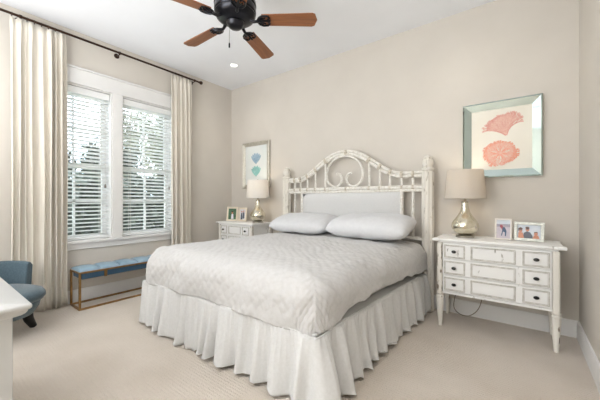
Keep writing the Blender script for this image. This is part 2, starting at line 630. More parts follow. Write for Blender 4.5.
def curtain(y0, y1, folds, seed, label, flare=0.0):
    yc = (y0 + y1) / 2
    t = thing('curtain', (RX, yc, 0), label, 'curtain', 'linen curtains either side of the windows')
    rnd = random.Random(seed)
    ph = [rnd.uniform(-0.5, 0.5) for _ in range(folds + 2)]
    am = [rnd.uniform(0.45, 1.35) for _ in range(folds + 2)]
    NU, NZ = folds * 22, 34
    rows = []
    for j in range(NZ + 1):
        v = j / NZ
        z = 2.915 + (0.012 - 2.915) * v
        row = []
        for i in range(NU + 1):
            u = i / NU
            q = folds * (u + 0.035 * math.sin(2 * PI * u * 1.7 + seed) * math.sin(PI * u) + 0.02 * math.sin(9 * u + 2.2 * v + seed) * math.sin(PI * u))
            k = int(max(0, min(q, folds - 1e-6)))
            fr_ = q - k
            ak = am[k] * (1 - fr_) + am[k + 1] * fr_
            # pinch pleats at the heading turn into deep rounded folds below
            top = max(0, 1 - v * 9)
            amp = (0.024 * (1 - top) + 0.014 * top) * ak * (1 + 0.25 * v)
            s_ = math.sin(2 * PI * q)
            x = amp * s_ + 0.008 * math.sin(2 * PI * q * 0.5 + 2.5 * v + seed)
            x += 0.006 * math.sin(6.3 * q + 4 * v + seed)
            wv = 0.006 * math.sin(v * 7 + q * 1.7 + seed) * v
            wid = 1 + flare * v
            lean = 0.010 * math.cos(2 * PI * q) * (1 - top)
            y = (y0 - yc) * wid + (y1 - y0) * wid * u + wv + lean
            row.append((x, y, z + (0.012 * math.cos(2 * PI * q) if j == 0 else 0)))
        rows.append(row)
    obj('cloth', MB().grid(rows), 'curtain', t, solid=0.003, ang=180)
    for k in range(folds):
        yy = (y0 - yc) + (y1 - y0) * (k + 0.25) / folds
        pts = [(0.0175 * math.cos(a), yy, RZ - 0.006 + 0.0185 * math.sin(a)) for a in [2 * PI * q / 18 for q in range(18)]]
        obj('ring', MB().tube(pts, 0.0028, 6, closed=True), 'bronze', t)


curtain(0.575, 1.015, 8, 4, 'long cream linen curtain behind the blue armchair, left of the windows')
curtain(2.195, 2.515, 6, 9, 'narrow cream linen curtain right of the windows, next to the picture wall')

# ------------------------------------------------------------------ ceiling fan
FX, FY, FZ = -1.84, 1.58, 2.60
t = thing('ceiling_fan', (FX, FY, 3.05), 'dark bronze ceiling fan with five brown wooden blades hanging from the ceiling', 'ceiling fan')
o_ = 3.05
obj('canopy', MB().lathe([(0.075, 0), (0.075, -0.02), (0.06, -0.05), (0.03, -0.07), (0.015, -0.075)], n=32), 'black', t)
obj('downrod', MB().tube([(0, 0, -0.06), (0, 0, -0.25)], 0.013, 14), 'black', t)
obj('motor_housing', MB().lathe([(0.02, 2.85 - o_), (0.05, 2.835 - o_), (0.11, 2.81 - o_), (0.15, 2.785 - o_), (0.165, 2.75 - o_), (0.168, 2.72 - o_),
                                 (0.160, 2.712 - o_), (0.166, 2.70 - o_), (0.166, 2.665 - o_), (0.158, 2.655 - o_), (0.162, 2.645 - o_), (0.15, 2.62 - o_),
                                 (0.12, 2.60 - o_), (0.085, 2.59 - o_), (0.07, 2.585 - o_)], n=48), 'black', t)
obj('switch_cup', MB().lathe([(0.068, 2.59 - o_), (0.072, 2.575 - o_), (0.062, 2.56 - o_), (0.055, 2.548 - o_), (0.045, 2.540 - o_), (0.012, 2.536 - o_)], n=32),
    'black', t)
ch = obj('pull_chain', MB().tube([(-0.055, -0.01, 2.56 - o_), (-0.062, -0.01, 2.50 - o_), (-0.062, -0.01, 2.435 - o_)], 0.0016, 6), 'nickel', t)
obj('fob', MB().lathe([(0.002, 0), (0.0065, -0.006), (0.0065, -0.038), (0.003, -0.042)], (-0.062, -0.01, 2.437 - o_), 12), 'black', ch)
for k in range(5):
    a = R(36.5 + 72 * k)
    tilt = R(-11)

    def place(p, a=a, tilt=tilt):
        y = p.y * math.cos(tilt) - p.z * math.sin(tilt)
        z = p.y * math.sin(tilt) + p.z * math.cos(tilt)
        return Vector((p.x * math.cos(a) - y * math.sin(a), p.x * math.sin(a) + y * math.cos(a), z + FZ - 3.05))
    w0, w1 = 0.056, 0.068
    poly = [(0.215, -w0), (0.62, -w1), (0.642, -w1 * 0.86), (0.662, 0), (0.642, w1 * 0.86), (0.62, w1), (0.215, w0)]
    # built along its own x so that the grain follows the blade
    bm_ = MB().prism(poly, 0.0, 0.008, 'z')
    bl = obj('blade', bm_, 'wood', t, bevel=0.002)
    bl.rotation_euler = (tilt, 0, a)
    bl.location = (0, 0, FZ - 3.05)
    m = MB()
    m.tube([(0.10, 0, 0.02), (0.15, 0, -0.012), (0.19, 0, -0.008)], [0.016, 0.012, 0.011], 10)
    for s_ in (-1, 1):
        m.tube([(0.175, 0, -0.006), (0.195, s_ * 0.034, -0.006), (0.225, s_ * 0.05, -0.005), (0.262, s_ * 0.047, -0.004),
                (0.278, s_ * 0.028, -0.004), (0.262, s_ * 0.012, -0.004)], 0.008, 8)
        m.tube([(0.18, 0, -0.006), (0.215, s_ * 0.015, -0.005), (0.245, s_ * 0.03, -0.005)], 0.006, 8)
    m.tube([(0.18, 0, -0.006), (0.235, 0, -0.005), (0.285, 0, -0.004)], 0.009, 8)
    plate = [(0.19, -0.03), (0.205, -0.048), (0.226, -0.054), (0.226, 0.054), (0.205, 0.048), (0.19, 0.03)]
    m.prism(plate, -0.004, 0.0, 'z')
    m.xf(place)
    obj('blade_iron', m, 'black', t)

# ------------------------------------------------------------------ recessed lights
for i, (x, y, lab) in enumerate([(-3.22, 2.74, 'small round recessed ceiling light in the corner beyond the fan'),
                                 (-0.45, 2.74, 'round recessed ceiling light above the right dresser'),
                                 (-3.22, 0.25, 'round recessed ceiling light above the blue armchair'),
                                 (-0.45, 0.25, 'round recessed ceiling light above the doorway side')]):
    t = thing('ceiling_light', (x, y, H), lab, 'ceiling light', 'recessed ceiling lights')
    obj('trim_ring', MB().lathe([(0.047, -0.001), (0.06, -0.001), (0.064, -0.006), (0.05, -0.008), (0.047, -0.004)], n=32, cap=False), 'ceiling', t)
    obj('lens', MB().lathe([(0.048, -0.002), (0.04, -0.004), (0.002, -0.005)], n=28), 'lens', t)
    l = bpy.data.lights.new('downlight', 'SPOT')
    l.energy = 10
    l.spot_size = R(140)
    l.spot_blend = 0.9
    l.shadow_soft_size = 0.06
    l.color = (1.0, 0.95, 0.88)
    lo_ = bpy.data.objects.new('downlight', l)
    C.objects.link(lo_)
    lo_.parent = t
    lo_.location = (0, 0, -0.03)

# ------------------------------------------------------------------ bench
t = thing('bench', (-3.79, 1.54, 0), 'narrow gilt-framed bench with tufted blue leather top under the windows', 'bench')
x0, x1, y0, y1 = -0.145, 0.145, -0.49, 0.49
fr = MB()
q = 0.010
for z in (0.0, 0.378):
    fr.box(x0, x1, y0, y0 + 2 * q, z, z + 2 * q)
    fr.box(x0, x1, y1 - 2 * q, y1, z, z + 2 * q)
    fr.box(x0, x0 + 2 * q, y0 + 2 * q, y1 - 2 * q, z, z + 2 * q)
    fr.box(x1 - 2 * q, x1, y0 + 2 * q, y1 - 2 * q, z, z + 2 * q)
obj('frame', fr, 'gold', t, bevel=0.002)
for xx in (x0, x1 - 2 * q):
    for yy in (y0, y1 - 2 * q):
        obj('leg', MB().box(xx, xx + 2 * q, yy, yy + 2 * q, 0.02, 0.378), 'gold', t, bevel=0.002)
for yy in (-0.245, 0.245):
    obj('strap', MB().box(x1 - 0.002, x1 + 0.004, yy - 0.014, yy + 0.014, 0.315, 0.398), 'gold', t)
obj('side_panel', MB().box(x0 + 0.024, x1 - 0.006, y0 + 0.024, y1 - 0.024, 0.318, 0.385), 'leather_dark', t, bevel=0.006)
rows = []
ny, nx = 100, 26
for i in range(ny + 1):
    row = []
    for j in range(nx + 1):
        u, v = i / ny, j / nx
        su = abs(math.sin(PI * u * 5)) ** 0.25
        sv = max(0, math.sin(PI * v)) ** 0.35
        z = 0.395 + 0.012 * sv * (0 < u < 1) + 0.036 * su * sv
        row.append((x0 + 0.004 + (x1 - x0 - 0.008) * v, y0 + 0.004 + (y1 - y0 - 0.008) * u, z))
    rows.append(row)
m = MB().grid(rows)
m.box(x0 + 0.004, x1 - 0.004, y0 + 0.004, y1 - 0.004, 0.386, 0.3965)
obj('cushion', m, 'leather', t, ang=60)

# ------------------------------------------------------------------ blue armchair
t = thing('armchair', (-3.46, 0.40, 0), 'low blue-grey upholstered chair with curved back by the left curtain', 'armchair', rz=R(18))
m = MB()


def seat_ring(r, z, n=56):
    out = []
    for k in range(n):
        a = 2 * PI * k / n
        e = (abs(math.cos(a)) ** 2.6 + abs(math.sin(a)) ** 2.6) ** (-1 / 2.6)
        out.append((r * e * math.cos(a), r * e * math.sin(a) * 0.98, z))
    return out


rings = [seat_ring(r, z) for r, z in ((0.02, 0.165), (0.20, 0.165), (0.245, 0.18), (0.28, 0.24), (0.29, 0.285), (0.285, 0.295))]
obj('seat_base', m.grid(rings, closed=True), 'armchair', t, ang=80)
rings = [seat_ring(r, z) for r, z in ((0.02, 0.29), (0.27, 0.29), (0.305, 0.300), (0.322, 0.325), (0.322, 0.35), (0.305, 0.375), (0.26, 0.39), (0.14, 0.402), (0.01, 0.405))]
obj('seat_cushion', MB().grid(rings, closed=True), 'armchair', t, ang=80)
rows = []
na = 48
for k in range(na + 1):
    u = k / na
    a = R(110) + (R(280) - R(110)) * u
    e = (abs(math.cos(a)) ** 2.6 + abs(math.sin(a)) ** 2.6) ** (-1 / 2.6)
    top = 0.565 + 0.03 * math.sin(PI * u) ** 0.5
    th = 0.032
    sec = [(-th, 0.30), (th, 0.30), (th + 0.004, 0.40), (th + 0.006, top - 0.03), (th * 0.6, top - 0.006), (0, top), (-th * 0.6, top - 0.006), (-th + 0.004, top - 0.03), (-th, 0.4)]
    row = []
    for d, z in sec:
        r = 0.332 * e + d + (z - 0.3) * 0.06
        row.append((r * math.cos(a), r * math.sin(a) * 0.98, z))
    rows.append(row)
m = MB().grid(rows, closed=True)
n_ = 9
m.f.append(tuple(range(n_)))
m.f.append(tuple(na * n_ + i for i in range(n_))[::-1])
obj('backrest', m, 'armchair', t, bevel=0.01, seg=3, ang=60)
for a in (87, 160, 230, 318):
    ca, sa = math.cos(R(a)), math.sin(R(a))
    m = MB().tube([(0.225 * ca, 0.225 * sa, 0.19), (0.25 * ca, 0.25 * sa, 0.08), (0.285 * ca, 0.285 * sa, 0.004)], [0.045, 0.036, 0.026], 14)
    obj('leg', m, 'darkwood', t)

# ------------------------------------------------------------------ white chest in the foreground
t = thing('chest', (-2.04, 0.02, 0), 'white painted chest with moulded top edge in the left foreground', 'chest')
tp = MB()
zt = 0.76
x0, x1, y0, y1 = -0.57, 0.571, -0.30, 0.259
rings = []
for e, z in ((0.30, zt), (0.006, zt), (0.001, zt - 0.004), (0.0, zt - 0.009), (0.001, zt - 0.015), (0.006, zt - 0.020), (0.010, zt - 0.0215), (0.011, zt - 0.027),
             (0.016, zt - 0.035), (0.025, zt - 0.042), (0.035, zt - 0.046), (0.040, zt - 0.048), (0.28, zt - 0.048)):
    rr = max(0.002, 0.008 - e * 0.1)
    xa, xb, ya, yb = x0 + e * 1.0, x1 - e, y0 + min(e, 0.24), y1 - min(e, 0.24)
    rg = []
    for cx, cy, a0 in ((xb - rr, yb - rr, 0), (xa + rr, yb - rr, 90), (xa + rr, ya + rr, 180), (xb - rr, ya + rr, 270)):
        for q in range(5):
            a = R(a0 + 22.5 * q)
            rg.append((cx + rr * math.cos(a), cy + rr * math.sin(a), z))
    rings.append(rg)
tp.grid(rings, closed=True)
k_ = len(rings[0])
tp.f.append(tuple(range(k_)))
tp.f.append(tuple((len(rings) - 1) * k_ + i for i in range(k_))[::-1])
obj('top', tp, 'whitepaint', t, ang=50)
x0, x1, y0, y1 = -0.52, 0.521, -0.28, 0.212
m = MB().box(x0, x1 - 0.014, y0, y1, 0.09, zt - 0.048)
m.box(x1 - 0.014, x1, y1 - 0.06, y1, 0.09, zt - 0.048)
m.box(x1 - 0.014, x1, y0, y0 + 0.06, 0.09, zt - 0.048)
m.box(x1 - 0.014, x1, y0 + 0.06, y1 - 0.06, zt - 0.11, zt - 0.048)
m.box(x1 - 0.014, x1, y0 + 0.06, y1 - 0.06, 0.09, 0.16)
obj('body', m, 'whitepaint', t, bevel=0.003)
obj('plinth', MB().box(x0 - 0.01, x1 + 0.01, y0 - 0.01, y1 + 0.01, 0, 0.09), 'whitepaint', t, bevel=0.004)


# ------------------------------------------------------------------ the distressed dressers
def dresser(loc, W, D, Hh, label):
    """origin on the floor, middle of the plan; front towards -y"""
    t = thing('dresser', loc, label, 'dresser', 'white dressers either side of the bed')
    hw, hd = W / 2, D / 2
    k = Hh / 0.80
    th = 0.024
    # top with little projecting corners
    c_ = 0.055
    s_ = 0.012
    poly = [(-hw, -hd), (-hw + c_, -hd), (-hw + c_ + s_, -hd + s_), (hw - c_ - s_, -hd + s_), (hw - c_, -hd), (hw, -hd),
            (hw, -hd + c_), (hw - s_, -hd + c_ + s_), (hw - s_, hd - c_), (hw, hd), (-hw, hd), (-hw + s_, hd - c_), (-hw + s_, -hd + c_ + s_), (-hw, -hd + c_)]
    obj('top', MB().prism(poly, Hh - th, Hh), 'distress', t, bevel=0.006, seg=3)
    bw, bd = hw - 0.05, hd - 0.03
    z0, z1 = 0.30 * k, Hh - th
    m = MB().box(-bw, bw, -bd + 0.012, bd, z0, z1)
    m.box(-bw - 0.006, bw + 0.006, -bd, bd, z1 - 0.014, z1)
    m.box(-bw + 0.03, bw - 0.03, -bd + 0.002, -bd + 0.02, z0, z0 + 0.02)
    # side panels' frames
    for sx in (-1, 1):
        xa = sx * bw
        xs = sorted((xa, xa + sx * 0.005))
        for zz in (z0 + 0.02, z1 - 0.06):
            m.box(xs[0], xs[1], -bd + 0.06, bd - 0.05, zz, zz + 0.03)
    obj('case', m, 'distress', t, bevel=0.003)
    for sx in (-1, 1):
        for sy in (-1, 1):
            cx, cy = sx * (bw - 0.008), sy * (bd - 0.012)
            p = MB()
            hh = 0.022
            ch_ = 0.007
            oct_ = [(cx - hh + ch_, cy - hh), (cx + hh - ch_, cy - hh), (cx + hh, cy - hh + ch_), (cx + hh, cy + hh - ch_), (cx + hh - ch_, cy + hh),
                    (cx - hh + ch_, cy + hh), (cx - hh, cy + hh - ch_), (cx - hh, cy - hh + ch_)]
            p.prism(oct_, z0, z1 - 0.014)
            post = obj('corner_post', p, 'leg_paint', t)
            l = MB()
            r2 = 1.0
            l.lathe([(0.030, z0), (0.030, z0 - 0.010), (0.024, z0 - 0.016), (0.033, z0 - 0.024), (0.035, z0 - 0.034), (0.029, z0 - 0.042),
                     (0.031, z0 - 0.055), (0.016, 0.012), (0.018, 0.006), (0.016, 0.0)], (cx, cy, 0), 16)
            obj('leg', l, 'leg_paint', t)
    fw = bw - 0.034
    span = z1 - 0.014 - (z0 + 0.022)
    dh = span / 3
    for r_ in range(3):
        za = z0 + 0.022 + r_ * dh + 0.005
        zb = za + dh - 0.010
        yf = -bd - 0.004
        d = obj('drawer', MB().box(-fw, fw, yf, -bd + 0.02, za, zb), 'distress', t, bevel=0.003)
        g = 0.011
        s1, s2, s3 = 0.98 * fw, 0.53 * fw, 0.415 * fw
        for xa, xb in ((-s1 + 0.004, -s2), (-s3, s3), (s2, s1 - 0.004)):
            mo = MB().ring_rect(xa, xb, za + g, zb - g, 0.006, yf - 0.006, yf)
            mo.ring_rect(xa + 0.009, xb - 0.009, za + g + 0.009, zb - g - 0.009, 0.0035, yf - 0.0035, yf)
            obj('moulding', mo, 'glaze', d)
        for xk in (-(s1 + s2) / 2, (s1 + s2) / 2):
            kn = MB().lathe([(0.006, 0), (0.006, 0.012), (0.014, 0.016), (0.0165, 0.022), (0.013, 0.028), (0.003, 0.030)], n=18)
            zc = (za + zb) / 2
            kn.xf(lambda p: Vector((xk + p.x * 1.15, yf - p.z, zc + p.y * 0.85)))
            obj('knob', kn, 'knob', d)
    return t


dresser((-0.185, 3.115, 0), 0.925, 0.44, 0.80, 'distressed white three-drawer dresser on tapered legs, right of the bed')
dresser((-3.385, 3.095, 0), 0.81, 0.46, 0.815, 'white three-drawer dresser in the far corner, mostly hidden behind the bed')


# ------------------------------------------------------------------ lamps
def lamp(x, y, z, shade, label, power, cord=None):
    t = thing('table_lamp', (x, y, z), label, 'lamp', 'mercury glass lamps on the dressers')
    obj('base', MB().lathe([(0.078, 0.0), (0.078, 0.018), (0.070, 0.022), (0.05, 0.026)], n=36), 'nickel', t)
    prof = [(0.048, 0.024), (0.085, 0.045), (0.108, 0.075), (0.116, 0.105), (0.110, 0.135), (0.092, 0.165), (0.066, 0.200), (0.045, 0.235),
            (0.033, 0.275), (0.028, 0.31), (0.027, 0.33)]
    obj('body', MB().lathe(prof, n=48), 'mercury', t)
    obj('neck', MB().lathe([(0.029, 0.325), (0.030, 0.335), (0.014, 0.34), (0.010, 0.36), (0.010, 0.42)], n=20), 'nickel', t)
    r0, r1, za, zb = 0.172, 0.148, 0.362, 0.628
    n = 56
    rows = []
    for (r, zz) in ((r0, za), (r0 - 0.0008, za + 0.006), (r1 + 0.0008, zb - 0.006), (r1, zb)):
        rows.append([(r * math.cos(2 * PI * k / n), r * math.sin(2 * PI * k / n), zz) for k in range(n)])
    obj('lamp_shade', MB().grid(rows, closed=True), shade, t, solid=0.003, ang=60)
    sp = MB()
    for k in range(3):
        a = 2 * PI * k / 3
        sp.tube([(0, 0, zb - 0.03), (r1 * 0.985 * math.cos(a), r1 * 0.985 * math.sin(a), zb - 0.01)], 0.002, 6)
    sp.tube([(0, 0, 0.42), (0.03, 0, 0.47), (0.03, 0, 0.55), (0, 0, zb - 0.03)], 0.002, 6)
    obj('spider', sp, 'nickel', t)
    obj('finial', MB().lathe([(0.003, zb - 0.035), (0.006, zb - 0.02), (0.004, zb - 0.01), (0.009, zb + 0.005), (0.003, zb + 0.018)], n=14), 'nickel', t)
    obj('bulb', MB().lathe([(0.012, 0.42), (0.022, 0.445), (0.028, 0.475), (0.022, 0.50), (0.004, 0.51)], n=20), 'bulb', t)
    l = bpy.data.lights.new('lamp_light', 'POINT')
    l.energy = power
    l.shadow_soft_size = 0.04
    l.color = (1.0, 0.86, 0.68)
    lo_ = bpy.data.objects.new('lamp_light', l)
    C.objects.link(lo_)
    lo_.parent = t
    lo_.location = (0, 0, 0.56)
    if cord:
        obj('power_cord', MB().tube(cord, 0.0032, 8), 'cord_brown', t)
    return t


def smooth_path(pts, n=8):
    P = [Vector(p) for p in pts]
    out = []
    for i in range(len(P) - 1):
        p0, p1, p2, p3 = P[max(i - 1, 0)], P[i], P[i + 1], P[min(i + 2, len(P) - 1)]
        for k in range(n):
            u = k / n
            out.append(0.5 * ((2 * p1) + (p2 - p0) * u + (2 * p0 - 5 * p1 + 4 * p2 - p3) * u * u + (3 * p1 - p0 - 3 * p2 + p3) * u ** 3))
    out.append(P[-1])
    return out


LX, LY = -0.413, 3.13
cord = smooth_path([(-0.03, 0.07, 0.008), (-0.02, 0.15, 0.005), (-0.015, 0.195, 0.005), (-0.012, 0.2115, -0.004), (-0.015, 0.2115, -0.05), (-0.02, 0.2115, -0.25), (-0.08, 0.2105, -0.45), (-0.10, 0.19, -0.56),
                    (-0.12, 0.16, -0.72), (-0.06, 0.13, -0.775), (0.02, 0.12, -0.77), (0.09, 0.13, -0.70), (0.12, 0.16, -0.60), (0.115, 0.20, -0.50), (0.11, 0.2105, -0.42)])
lamp(LX, LY, 0.80, 'shade_tan', 'mercury glass lamp with tan drum shade standing below the coral picture', 1.6, cord)
lamp(-3.11, 3.10, 0.815, 'shade_white', 'mercury glass lamp with white drum shade on the far corner dresser', 1.6)


# ------------------------------------------------------------------ pictures on the wall
def wall_picture(name, x0, x1, z0, z1, fw, fm, mm, label, art):
    xc, zc = (x0 + x1) / 2, (z0 + z1) / 2
    t = thing(name, (xc, YB - 0.002, z0), label, 'picture')
    hw, hh = (x1 - x0) / 2, (z1 - z0)
    d0, d1, din = -0.004, -0.042, -0.020
    o = [(-hw, 0), (hw, 0), (hw, hh), (-hw, hh)]
    i = [(-hw + fw, fw), (hw - fw, fw), (hw - fw, hh - fw), (-hw + fw, hh - fw)]
    names = []
    for k in range(4):
        j = (k + 1) % 4
        # bevelled strip: thin outer edge, high ridge, falling to the mount
        e = 0.012
        om = [(-hw + e, e), (hw - e, e), (hw - e, hh - e), (-hw + e, hh - e)]
        vs = []
        for q in (k, j):
            vs += [(o[q][0], d0, o[q][1]), (o[q][0], d1 * 0.8, o[q][1]), (om[q][0], d1, om[q][1]), (i[q][0], din, i[q][1]), (i[q][0], d0, i[q][1])]
        m = MB().add(vs, [(0, 1, 6, 5), (1, 2, 7, 6), (2, 3, 8, 7), (3, 4, 9, 8), (4, 0, 5, 9), (0, 4, 3, 2, 1), (5, 6, 7, 8, 9)])
        obj('frame_rail', m, fm, t, smooth=False)
    obj('backing', MB().box(-hw + 0.004, hw - 0.004, -0.006, 0.0, 0.004, hh - 0.004), 'backing', t)
    mt = obj('mount', MB().box(-hw + fw - 0.003, hw - fw + 0.003, -0.014, -0.006, fw - 0.003, hh - fw + 0.003), mm, t)
    art(mt, hw, hh)
    return t


def strip(m, p, q, r0, r1, y):
    p, q = Vector(p), Vector(q)
    d = (q - p)
    if d.length < 1e-6:
        return
    n = Vector((-d.y, d.x)).normalized()
    pts = [p + n * r0, p - n * r0, q - n * r1, q + n * r1]
    m.add([(a.x, y, a.y) for a in pts] + [(a.x, y + 0.0012, a.y) for a in pts],
          [(0, 1, 2, 3), (7, 6, 5, 4), (0, 4, 5, 1), (1, 5, 6, 2), (2, 6, 7, 3), (3, 7, 4, 0)])


def coral_fan(root, cx, cz, spread, length, up, seed, tilt=0.0, levels=6, w0=0.006):
    rnd = random.Random(seed)
    m = MB()

    cnt = [0]

    def grow(p, ang, ln, lev, w_):
        q = (p[0] + ln * math.sin(ang), p[1] + ln * math.cos(ang))
        cnt[0] += 1
        strip(m, p, q, w_, w_ * 0.8, -0.0158 - 0.0000012 * cnt[0])
        if lev == 0:
            return
        nb = 3 if lev >= levels - 1 else 2
        for k in range(nb):
            da = spread * ((k / (nb - 1)) - 0.5) * 2 + rnd.uniform(-0.12, 0.12)
            grow(q, ang + da, ln * rnd.uniform(0.76, 0.94), lev - 1, w_ * 0.84)
    for k in range(7):
        grow((cx, cz), tilt + up * (k - 3) / 3, length * rnd.uniform(0.9, 1.1), levels - 1, w0)
    return m


def coral_art(mt, hw, hh):
    zc = hh / 2
    m = coral_fan(mt, 0.045, zc + 0.030, 0.26, 0.046, 0.62, 5, tilt=-0.30, w0=0.0075)
    obj('painted_coral', m, 'coral1', mt, smooth=False)['label'] = 'upper pink fan coral'
    m = coral_fan(mt, -0.005, zc - 0.135, 0.34, 0.031, 2.45, 11, tilt=0.08, w0=0.0095)
    m2 = coral_fan(mt, 0.0, zc - 0.130, 0.45, 0.026, 2.6, 23, tilt=-0.3, w0=0.003)
    m2.v = [(p[0], p[1] - 0.0012, p[2]) for p in m2.v]
    obj('painted_branch', m2, 'coral3', mt, smooth=False)
    m2 = coral_fan(mt, 0.045, zc + 0.035, 0.24, 0.042, 0.56, 8, tilt=-0.30, w0=0.0018)
    m2.v = [(p[0], p[1] - 0.0012, p[2]) for p in m2.v]
    obj('painted_branch', m2, 'coral3', mt, smooth=False)
    strip(m, (-0.012, zc - 0.205), (-0.005, zc - 0.14), 0.005, 0.006, -0.0158)
    obj('painted_coral', m, 'coral2', mt, smooth=False)['label'] = 'lower orange fan coral'


def shell_art(mt, hw, hh):
    zc = hh / 2
    for cz, m_, lab, hgt, wd in ((zc + 0.015, 'blueink', 'upper blue frond', 0.19, 0.052), (zc - 0.185, 'tealink', 'lower teal frond', 0.185, 0.055)):
        m = MB()
        for k in range(-3, 4):
            a = k * 0.22
            L = hgt * (1.0 - 0.035 * abs(k)) * (0.93 if k == 0 else 1)
            pts = []
            n = 14
            for i in range(n):
                u = i / (n - 1)
                ww = wd * 0.55 * math.sin(PI * min(1, u * 0.95 + 0.03)) ** 0.7 * (0.25 + 0.75 * u)
                pts.append((u * L, ww))
            outline = [(l_, w_) for l_, w_ in pts] + [(l_, -w_) for l_, w_ in pts[::-1]]
            poly = [(l_ * math.sin(a) + w_ * math.cos(a), cz + l_ * math.cos(a) - w_ * math.sin(a)) for l_, w_ in outline]
            m.prism(poly, -0.0155 - 0.0001 * (k + 4), -0.0135, 'y')
        obj('painted_frond', m, m_, mt, smooth=False)['label'] = lab


wall_picture('framed_picture', -0.455, 0.160, 1.365, 2.082, 0.072, 'mirror', 'mat_cream',
             'mirror-framed picture of two coral fans on the wall above the right lamp', coral_art)
wall_picture('framed_picture', -3.685, -3.085, 1.340, 2.080, 0.060, 'silver', 'mat_pale',
             'silver-framed picture of blue and teal fronds in the far corner', shell_art)


# ------------------------------------------------------------------ photo frames
def flat(m, poly, y):
    m.prism(poly, y, y + 0.0006, 'y')
    return m


def ell(cx, cz, rx, rz, n=18):
    return [(cx + rx * math.cos(2 * PI * k / n), cz + rz * math.sin(2 * PI * k / n)) for k in range(n)]


def photo_frame(loc, rz, w_, h_, b_, fm, label, pic, lean=8, easel=True):
    t = thing('photo_frame', loc, label, 'photo frame', 'photo frames on the dressers', rz=R(rz))
    leaf_frame(t, 0, 0, w_, h_, b_, fm, pic, lean, easel)
    return t


def leaf_frame(t, cx, rot, w_, h_, b_, fm, pic, lean, easel):
    L = R(lean)

    def tilt(p):
        return Vector((p.x, p.y * math.cos(L) + p.z * math.sin(L), -p.y * math.sin(L) + p.z * math.cos(L) + 0.003))
    m = MB().ring_rect(-w_ / 2, w_ / 2, 0, h_, b_, -0.008, 0.008)
    m.xf(tilt)
    f = obj('frame', m, fm, t, bevel=0.002, loc=(cx, 0, 0), rot=(0, 0, R(rot)))
    m = MB().box(-w_ / 2 + 0.003, w_ / 2 - 0.003, 0.002, 0.007, 0.003, h_ - 0.003).xf(tilt)
    obj('backing', m, 'backing', f)
    W, Hh = w_ - 2 * b_, h_ - 2 * b_

    for nm, mt, polys, dy in pic:
        for p in polys:
            m = flat(MB(), [(-W / 2 + x * W, b_ + z * Hh) for x, z in p], -0.0002 - 0.0007 * dy)
            obj(nm, m.xf(tilt), mt, f, smooth=False)
    if easel:
        m = MB()
        m.tube([(0, 0.012 + 0.14 * h_ , h_ * 0.7), (0, 0.055 + 0.14 * h_ , 0.0015)], 0.004, 6)
        obj('easel', m, 'backing', f)


sq = [(0, 0), (1, 0), (1, 1), (0, 1)]
pic1 = [('photo', 'ph_sand', [sq], 0), ('photo_patch', 'ph_sea', [[(0, 0.62), (1, 0.62), (1, 0.78), (0, 0.78)]], 1),
        ('photo_patch', 'ph_sky', [[(0, 0.78), (1, 0.78), (1, 1), (0, 1)]], 1),
        ('photo_patch', 'ph_red', [[(0.28, 0.62), (0.42, 0.72), (0.62, 0.48), (0.48, 0.38)], ell(0.33, 0.66, 0.09, 0.08)], 2),
        ('photo_patch', 'ph_navy', [[(0.46, 0.62), (0.62, 0.6), (0.74, 0.4), (0.70, 0.12), (0.62, 0.12), (0.62, 0.32), (0.48, 0.36), (0.42, 0.14), (0.34, 0.14), (0.42, 0.44)]], 3)]
pic2 = [('photo', 'ph_sky', [sq], 0),
        ('photo_patch', 'ph_grey', [[(0.25, 0.0), (0.28, 0.40), (0.42, 0.52), (0.56, 0.45), (0.66, 0.2), (0.68, 0)]], 1),
        ('photo_patch', 'ph_skin', [ell(0.44, 0.66, 0.085, 0.15), ell(0.14, 0.58, 0.085, 0.17), ell(0.80, 0.36, 0.08, 0.14), [(0.04, 0), (0.05, 0.42), (0.24, 0.42), (0.30, 0)],
                                     [(0.66, 0), (0.72, 0.25), (0.90, 0.24), (0.96, 0)]], 2),
        ('photo_patch', 'ph_hair', [ell(0.44, 0.79, 0.09, 0.08), [(0.05, 0.5), (0.04, 0.72), (0.14, 0.82), (0.24, 0.72), (0.22, 0.66), (0.09, 0.66)],
                                     [(0.72, 0.40), (0.74, 0.50), (0.86, 0.52), (0.88, 0.42), (0.8, 0.46)]], 3),
        ('photo_patch', 'ph_dark', [[(0.38, 0.66), (0.50, 0.66), (0.50, 0.71), (0.38, 0.71)], [(0.08, 0.58), (0.21, 0.58), (0.21, 0.64), (0.08, 0.64)]], 4)]
pic3 = [('photo', 'ph_green', [sq], 0), ('photo_patch', 'ph_white', [[(0.35, 0.05), (0.40, 0.5), (0.62, 0.5), (0.68, 0.05)]], 1),
        ('photo_patch', 'ph_skin', [ell(0.5, 0.62, 0.11, 0.11)], 1), ('photo_patch', 'ph_hair', [ell(0.5, 0.70, 0.12, 0.07)], 2)]
pic4 = [('photo', 'ph_white', [sq], 0), ('photo_patch', 'ph_dark', [[(0.15, 0.0), (0.2, 0.62), (0.44, 0.7), (0.5, 0.0)], [(0.52, 0.1), (0.55, 0.72), (0.8, 0.7), (0.85, 0.1)]], 1),
        ('photo_patch', 'ph_skin', [ell(0.32, 0.78, 0.12, 0.1), ell(0.68, 0.82, 0.11, 0.1)], 2)]

